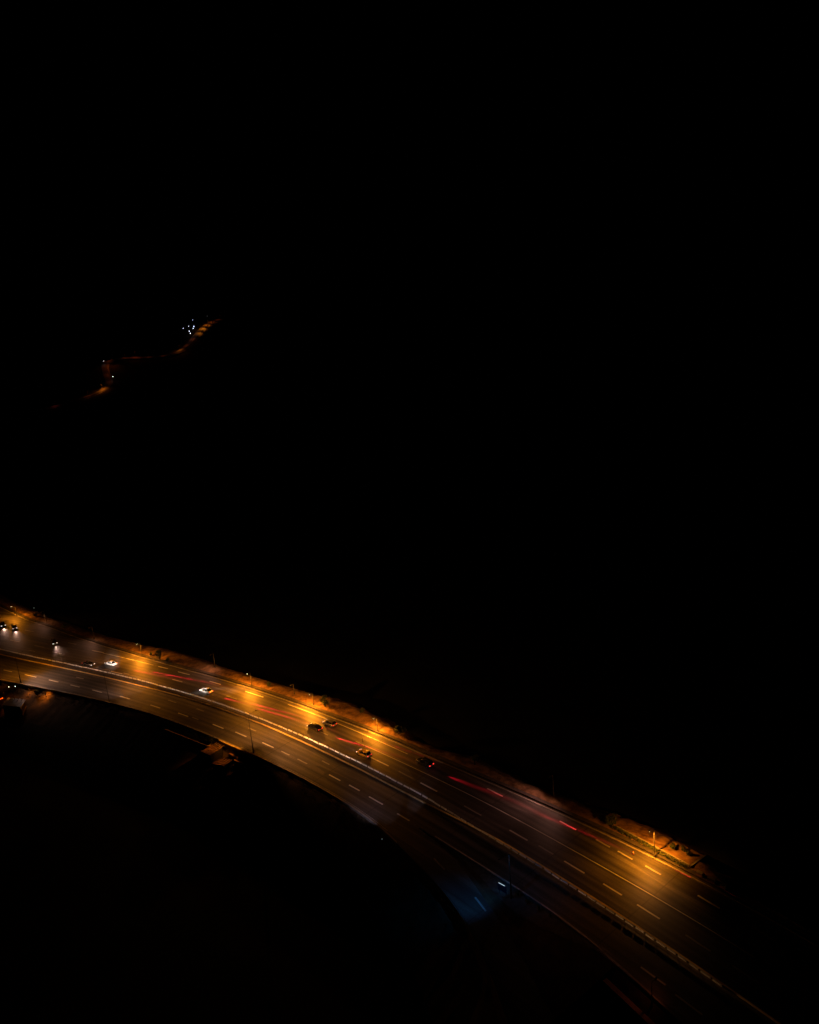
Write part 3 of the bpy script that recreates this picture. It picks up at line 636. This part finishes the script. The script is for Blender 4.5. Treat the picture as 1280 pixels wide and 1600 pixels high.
for k, (s, d, sz, lab) in enumerate(((423.2, 19.9, 1.3, 'pale concrete block just right of the terrace end wall'), (425.6, 20.0, 1.6, 'second pale concrete block right of the terrace end wall'), (428.0, 20.1, 1.2, 'third and smallest pale block right of the terrace'))):
    b = thing('concrete_block', lab, 'block', W(s, d, .1), head(s) + rnd.uniform(-.2, .2), 'concrete blocks on the right verge')
    MB().box((0, 0, .35), (sz, .8, .7)).build('block_body', 'plaster', b); MB().box((0, 0, .73), (sz * .96, .76, .06)).build('block_cap', 'concrete', b)

# scrub and grass tufts over the verge: uncountable
rnd = random.Random(9); gb = MB()
for i in range(5200):
    s = rnd.uniform(95, 445); f = rnd.random() ** .8; d = d_up(s) + 2.5 + f * (d_crest(s) - d_up(s) - 2.3)
    if 403 < s < 421 and d > 19: continue
    p = W(s, d, .12 + f * .38); hh = rnd.uniform(.10, .38)
    for k in range(3):
        a = rnd.uniform(0, 6.28); q = Vector((math.cos(a), math.sin(a), 0))
        gb.add([p - q * .05, p + q * .05, p + Vector((q.y, -q.x, 0)) * hh * .6 + Vector((0, 0, hh))], [(0, 1, 2)])
structure(tag(gb.build('verge_grass', 'dry_leaf'), 'dry scrubby grass tufts over the far verge', 'grass'), 'stuff')
rnd = random.Random(10); gb = MB()
for i in range(2600):
    s = rnd.uniform(165, 420); d = d_low(s) - rnd.uniform(.8, 5.5); f = (d_low(s) - d)
    p = W(s, d, -.1 - max(0, f - 1.2) * .8); hh = rnd.uniform(.12, .5)
    for k in range(3):
        a = rnd.uniform(0, 6.28); q = Vector((math.cos(a), math.sin(a), 0))
        gb.add([p - q * .06, p + q * .06, p + Vector((q.y, -q.x, 0)) * hh * .6 + Vector((0, 0, hh))], [(0, 1, 2)])
structure(tag(gb.build('bank_grass', 'dry_leaf'), 'dry grass tufts down the near bank', 'grass'), 'stuff')

# ------------------------------------------------------------------ structures below the near edge
def shed(name, label, corners, zr, z0, roof_mat, wall_mat, cat='building'):
    c = [Vector((x, y, 0)) for x, y in corners]; cen = sum(c, Vector()) / 4
    t = thing(name, label, cat, (cen.x, cen.y, z0)); q = [v - cen for v in c]; H = zr - z0
    names = 'wall'
    for i in range(4):
        a, b = q[i] * .93, q[(i + 1) % 4] * .93; v = b - a
        MB().box(((a.x + b.x) / 2, (a.y + b.y) / 2, H / 2 - .3), (v.length - .13, .12, H + .4), math.atan2(v.y, v.x)).build('wall', wall_mat, t)
    n = 5; e0, e1 = q[1] - q[0], q[2] - q[1]
    for k in range(n):      # sheets laid side by side
        a = q[0] + e0 * (k / n); b = q[0] + e0 * ((k + .985) / n)
        lo, hi = H, H + .1 + .012 * (k % 2)
        pts = [a, b, b + (q[2] - q[1]) , a + (q[3] - q[0])]
        MB().add([Vector((p.x, p.y, lo)) for p in pts] + [Vector((p.x, p.y, hi)) for p in pts], [(0, 1, 2, 3)[::-1], (4, 5, 6, 7), (0, 1, 5, 4), (1, 2, 6, 5), (2, 3, 7, 6), (3, 0, 4, 7)]).build('roof_sheet', roof_mat, t)
    a, b = q[0] * .93, q[1] * .93; m_ = (a + b) / 2; v = b - a; nn = Vector((m_.x, m_.y, 0)).normalized() * .09
    MB().box((m_.x + nn.x, m_.y + nn.y, 1.0), (.9, .06, 2.0), math.atan2(v.y, v.x)).build('door', 'dark_steel', t)
    return t
shed('roadside_shed', 'small shed with rust-brown roof under the leaning bush', [(-64.2, 191.3), (-61.0, 188.8), (-58.2, 192.7), (-60.6, 195.5)], .6, -4.0, 'rust_roof', 'dark_steel')  # walls coloured dark to stand in for shade below the lit roof
shed('roadside_shed', 'second rust-roofed shed, lower and nearer than the other', [(-60.2, 186.3), (-56.3, 184.4), (-54.5, 186.8), (-57.7, 189.0)], -.4, -4.0, 'rust_roof', 'dark_steel')  # wall shade put into the dark colour here as well
shed('roadside_shed', 'grey-roofed shed below the near edge at far left', [(-142.3, 234.8), (-134.6, 232.1), (-135.4, 237.2), (-142.9, 240.3)], -1, -5.2, 'pale_roof', 'plaster')
def seg_wall(name, label, a, b, z0, z1, th, mat, cap, n, cat='wall'):
    a, b = Vector((*a, 0)), Vector((*b, 0)); t = thing(name, label, cat, (a.x, a.y, z0)); v = (b - a) / n; rz = math.atan2(v.y, v.x)
    for i in range(n):
        m_ = v * (i + .5)
        MB().box((m_.x, m_.y, (z1 - z0) / 2), (v.length * .985, th, z1 - z0), rz).build('wall_panel', mat, t)
        MB().box((m_.x, m_.y, z1 - z0 + .05), (v.length * .995, th + .12, .10), rz).build('coping', cap, t)
    return t
seg_wall('boundary_wall', 'long low boundary wall running left from the rust-roofed sheds', tuple(W(274.5, -17.75)[:2]), tuple(W(295.3, -17.5)[:2]), -4.0, -.3, .3, 'plaster', 'pink_tile', 7)
seg_wall('tiled_wall', 'short pink-topped wall beside the tall lamp, upper of two', (-56.3, 191.3), (-53.6, 188.7), -3.5, -.7, .5, 'plaster', 'pink_tile', 2)
seg_wall('tiled_wall', 'pink-topped wall below the tall lamp, lower of two', (-54.2, 187.7), (-50.6, 184.5), -3.8, -.7, .5, 'plaster', 'pink_tile', 3)
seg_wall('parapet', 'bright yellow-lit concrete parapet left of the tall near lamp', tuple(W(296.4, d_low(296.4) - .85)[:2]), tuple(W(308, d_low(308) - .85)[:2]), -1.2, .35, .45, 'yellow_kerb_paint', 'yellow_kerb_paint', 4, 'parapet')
pl = thing('gate_pillar', 'pale yellow gate pillar at the end of the boundary wall', 'pillar', (-62.7, 195.3, -3.6))
MB().box((0, 0, 1.7), (.7, .7, 3.4), .6).build('shaft', 'concrete', pl); MB().box((0, 0, 3.45), (.9, .9, .14), .6).build('cap', 'yellow_kerb_paint', pl)
# kiosk with orange awning at the left edge
k = thing('kiosk', 'kiosk with bright orange awning cut by the left edge', 'kiosk', (-146.6, 240.2, -3.8), -.55)
MB().box((0, 0, 1.35), (4.0, 3.0, 2.7)).build('wall', 'plaster', k)
MB().add([(-2.2, 1.4, 2.75), (2.2, 1.4, 2.75), (2.2, -2.6, 2.2), (-2.2, -2.6, 2.2), (-2.2, 1.4, 2.85), (2.2, 1.4, 2.85), (2.2, -2.6, 2.3), (-2.2, -2.6, 2.3)], [(3, 2, 1, 0), (4, 5, 6, 7), (0, 1, 5, 4), (1, 2, 6, 5), (2, 3, 7, 6), (3, 0, 4, 7)]).build('awning', 'orange_awning', k)
MB().box((0, -1.53, 1.3), (2.6, .06, 1.2)).build('shutter', 'dark_steel', k)

def globe_lamp(label, loc, h, heads, glow, watts=0, col=WHITE, r=.16, group='small post lamps', arm=.5):
    t = thing('post_lamp', label, 'lamp', loc, 0, group)
    MB().tube([(0, 0, -.2), (0, 0, h)], [.06, .045], 8).build('pole', 'dark_steel', t)
    for i in range(heads):
        x = (i - (heads - 1) / 2) * 2 * arm
        if heads > 1: MB().tube([(0, 0, h - .1), (x, 0, h)], .03, 6).build('arm', 'dark_steel', t)
        pts = [(x, 0, h + r * q) for q in (0, .3, 1, 1.7, 2)]
        MB().tube(pts, [r * .3, r * .75, r, r * .75, r * .25], 10).build('globe', glow, t, True)
        MB().tube([(x, 0, h + 2 * r), (x, 0, h + 2 * r + .06)], [r * 1.2, r * .4], 10).build('cap', 'dark_steel', t)
    if watts: spot(t, (0, 0, h - .25), (0, 0, -1), watts, col, 150, .8, .08)
    return t
globe_lamp('short two-headed lamp below the near edge, left of the far-left pole', (-142.0, 242.4, -2.6), 4.5, 2, 'white_glow', 30, WHITE, .08, arm=1.1)
globe_lamp('sodium post lamp lighting the orange patch below the near edge', (-129.6, 239.6, -1.9), 2.4, 1, 'off_lens', 2600, AMBER)
globe_lamp('sodium post lamp left of the black bank bush', (-137.0, 243.3, -2.0), 2.2, 1, 'off_lens', 800, AMBER)
globe_lamp('sodium post lamp beside the orange kiosk awning', (-144.3, 240.6, -3.4), 4.2, 1, 'off_lens', 700, (1, .22, .02))
globe_lamp('tiny white lamp alone in the dark near the bottom edge', (6.5, 108.1, -5.1), 1.6, 1, 'cool_glow', 0, r=.10)
fl = globe_lamp('tiny dim lamp below the near edge right of the tall lamp', (-11.8, 138.7, -5.2), 12.2, 1, 'dim_glow', 0, r=.15)
for tgt, wt, sz in ((W(350, -7.8), 21000, 25), (W(356, -4.5), 11000, 24), (W(362, .3), 12000, 14)):  # strong spots added to this dim lamp for the blue-grey road patch
    spot(fl, (0, 0, 12.1), Vector(tgt) - Vector((-11.8, 138.7, 6.9)), wt, (.80, .68, .95), sz, 1.0, .08)
globe_lamp('faint grey lamp in the dark beyond the leftmost verge lamps', (-173.7, 327.2, -2.0), 2.8, 1, 'dim_glow', 0, r=.22)

# sign panel in the gore, a glowing strip added for its white top edge
sg = thing('gore_sign', 'dark road sign with added glowing white top strip in the blue-lit gore', 'sign', W(399.2, -11.6, 0), head(399) + .1)
for x in (-.8, .8): MB().tube([(x, 0, -.1), (x, 0, 2.6)], .06, 8).build('post', 'dark_steel', sg)
MB().box((0, -.1, 1.75), (2.2, .06, 1.6)).build('panel', 'sign_back', sg)
MB().box((0, -.14, 1.75), (2.1, .02, 1.5)).build('sign_face', 'sign_blue', sg)
MB().box((0, -.16, 2.66), (1.5, .12, .05)).build('glow_strip', 'edge_glow', sg)
spot(sg, (0, -.35, 2.7), (-.5, -1.0, -1), 80, COOL, 110, 1, .1)
spot(sg, (0, .3, 2.7), (-.9, .3, -1), 90, COOL, 130, .9, .1)
# concrete blocks glinting at the gore nose
for i, (s, d, lab) in enumerate(((372.0, -8.7, 'small reflector post at the very tip of the gore'), (374.0, -9.9, 'small reflector post just below the gore tip'))):
    t = thing('reflector_post', lab, 'post', W(s, d, 0), 0, 'reflector posts at the gore tip')
    MB().tube([(0, 0, -.1), (0, 0, .75)], [.07, .06], 8).build('post', 'worn_paint', t); MB().box((0, -.07, .62), (.10, .02, .16)).build('reflector', 'rim', t)
# low service bank in the lower right corner
seg_wall('service_wall', 'low reddish wall beside the highway in the lower right corner', tuple(W(425.5, -13.3)[:2]), tuple(W(437, -14.6)[:2]), -4.5, -.4, .8, 'plaster', 'pink_tile', 4)
lamp('street_lamp', 'added dim amber street lamp near the bottom right corner', 434, -11.6, 4.2, .7, 1, 'off_lens', [(-.7, -.2, 45, (1, .20, .07), 150, .9)], -.1, NG, 'dark_steel')  # unseen lamp added to give the service wall a reddish light

# ------------------------------------------------------------------ the far hillside road and its lights
HP = [(-530, 1080), (-496, 1108), (-452, 1155), (-447, 1195), (-462, 1235), (-478, 1275), (-484, 1308), (-470, 1327), (-450, 1335), (-430, 1338), (-406, 1347), (-386, 1367), (-375, 1400), (-370, 1433), (-366, 1480), (-364, 1532), (-362, 1576), (-352, 1625), (-335, 1660)]
def hill_path(pts, sub=6):
    out = []
    P_ = [Vector((x, y, 0)) for x, y in pts]
    for i in range(len(P_) - 1):
        p0, p1, p2, p3 = P_[max(i - 1, 0)], P_[i], P_[i + 1], P_[min(i + 2, len(P_) - 1)]
        for k in range(sub):
            u = k / sub
            out.append(.5 * (2 * p1 + (p2 - p0) * u + (2 * p0 - 5 * p1 + 4 * p2 - p3) * u * u + (3 * p1 - p0 - 3 * p2 + p3) * u ** 3))
    return out + [P_[-1]]
hp = hill_path(HP); vs, fs = [], []
for i, p in enumerate(hp):
    t = (hp[min(i + 1, len(hp) - 1)] - hp[max(i - 1, 0)]).normalized(); nrm = Vector((-t.y, t.x, 0))
    zc = max(hill_z(*(p + nrm * q)[:2]) for q in (-7, -3, 0, 3, 7)) + 1.1
    for q, dz in ((-9, -2.5), (-4.5, 0), (4.5, 0), (9, -2.5)):
        v = p + nrm * q; vs.append((v.x, v.y, zc + dz))
for i in range(len(hp) - 1):
    for j in range(3): a = i * 4 + j; fs.append((a, a + 4, a + 5, a + 1))
me = bpy.data.meshes.new('hill_road'); me.from_pydata(vs, [], fs); me.update(); me.materials.append(MATS['far_asphalt']); structure(put('hill_road', me))
def hill_lamp(label, x, y, h, watts, col, glow, r, size=140, d=(0, -.2, -1)):
    z = hill_z(x, y) + .4
    t = thing('hill_lamp', label, 'street lamp', (x, y, z), 0, 'lamps along the far hillside road')
    MB().tube([(0, 0, -1), (0, 0, h)], [.14, .08], 8).build('pole', 'dark_steel', t)
    MB().tube([(0, 0, h), (0, -1.2, h + .2)], [.07, .05], 6).build('arm', 'dark_steel', t)
    MB().tube([(0, -1.2 - r, h + .1), (0, -1.2 - r * .6, h + .1), (0, -1.2 + r * .6, h + .1), (0, -1.2 + r, h + .1)], [r * .5, r, r, r * .5], 10).build('lens', glow, t)
    if watts: spot(t, (0, -1.2, h - r - .2), d, watts * .75, col, size, .9, .15)
    return t
for (x, y, h_, wt, cl, lab) in ((-362, 1470, 10, 9000, (1, .27, .02), 'orange lamp right of the lowest white hillside lamp'), (-361, 1500, 11, 20000, (1, .27, .015), 'brightest orange lamp on the upper bend of the hillside road'), (-359, 1532, 11, 17000, (1, .23, .012), 'orange lamp second above the white hillside cluster'), (-355, 1566, 12, 8000, (1, .17, .01), 'orange lamp third above the white hillside cluster'), (-350, 1600, 11, 1500, (1, .14, .01), 'reddish lamp at the top end of the orange hillside stretch')):
    hill_lamp(lab, x, y, h_, wt, cl, 'off_lens', .3, 112, (-.25, 0, -1))
hill_lamp('orange lamp at the lower bend of the hillside road', -448, 1170, 10, 9500, (1, .22, .012), 'off_lens', .3, 150, (0, 0, -1))
hill_lamp('weak orange lamp on the left hairpin of the hillside road', -468, 1285, 14, 5500, (1, .16, .02), 'off_lens', .3)
hill_lamp('weak orange lamp halfway along the hillside road', -382, 1385, 10, 3600, (1, .22, .02), 'off_lens', .3)
hill_lamp('faint reddish lamp on the middle straight of the hillside road', -446, 1340, 12, 2400, (1, .13, .03), 'off_lens', .3)
hill_lamp('faint reddish lamp at the lowest left end of the hillside road', -496, 1110, 8, 420, (1, .10, .08), 'off_lens', .3)
for (x, y, r, lab) in ((-406, 1604, .55, 'lone white lamp highest above the hillside cluster'), (-398, 1492, .7, 'leftmost white lamp of the hillside cluster'), (-390, 1504, .65, 'second white lamp from the left in the hillside cluster'),
                       (-377, 1484, .9, 'white lamp in the centre of the hillside cluster'), (-376, 1454, .9, 'lowest white lamp of the hillside cluster'), (-379, 1500, .9, 'topmost white lamp in the tight hillside cluster'), (-381, 1468, .8, 'white lamp left of the lowest in the hillside cluster'),
                       (-483, 1291, .55, 'white lamp at the left hairpin of the hillside road'), (-443, 1211, .7, 'white lamp beside the lower hillside bend')):
    hill_lamp(lab, x, y, 6, 60, WHITE, 'far_glow', r * .55)
for (x, y, wt, lab) in ((-462, 1148, 1700, 'added dim reddish lamp just below the lower hillside bend'), (-446, 1205, 900, 'added dim reddish lamp above the lower hillside bend'), (-460, 1240, 1000, 'added dim reddish lamp below the left hillside hairpin'), (-482, 1312, 1300, 'added dim reddish lamp at the top of the left hairpin'), (-462, 1334, 1400, 'added dim reddish lamp left of the middle hillside straight'), (-424, 1342, 1100, 'added dim reddish lamp on the right of the middle straight'), (-402, 1352, 900, 'added dim reddish lamp before the halfway hillside lamp'), (-376, 1410, 1900, 'added dim orange lamp between halfway lamp and white cluster'), (-370, 1440, 2200, 'added dim orange lamp directly below the white hillside cluster')):
    hill_lamp(lab, x, y, 9, wt * .5, (1, .17, .025), 'off_lens', .25, 130, (0, -.1, -1))  # extra lamps added so the hill road stays dimly lit throughout
hill_lamp('faintest grey lamp at the top of the hillside road', -385, 1644, 6, 0, WHITE, 'dim_glow', .6)
rnd = random.Random(31)
for i, (x, y, lab) in enumerate(((-356, 1512, 'dark tree below the brightest hillside lamp'), (-374, 1524, 'dark tree left of the brightest hillside lamp'), (-352, 1540, 'dark tree right of the upper hillside bend'), (-458, 1186, 'dark tree beside the lower hillside bend'))):
    bush('hillside_tree', lab, 'tree', (x, y, hill_z(x, y)), 3.2, 7, 40 + i, 420, group='trees on the far hillside', lobes=7)
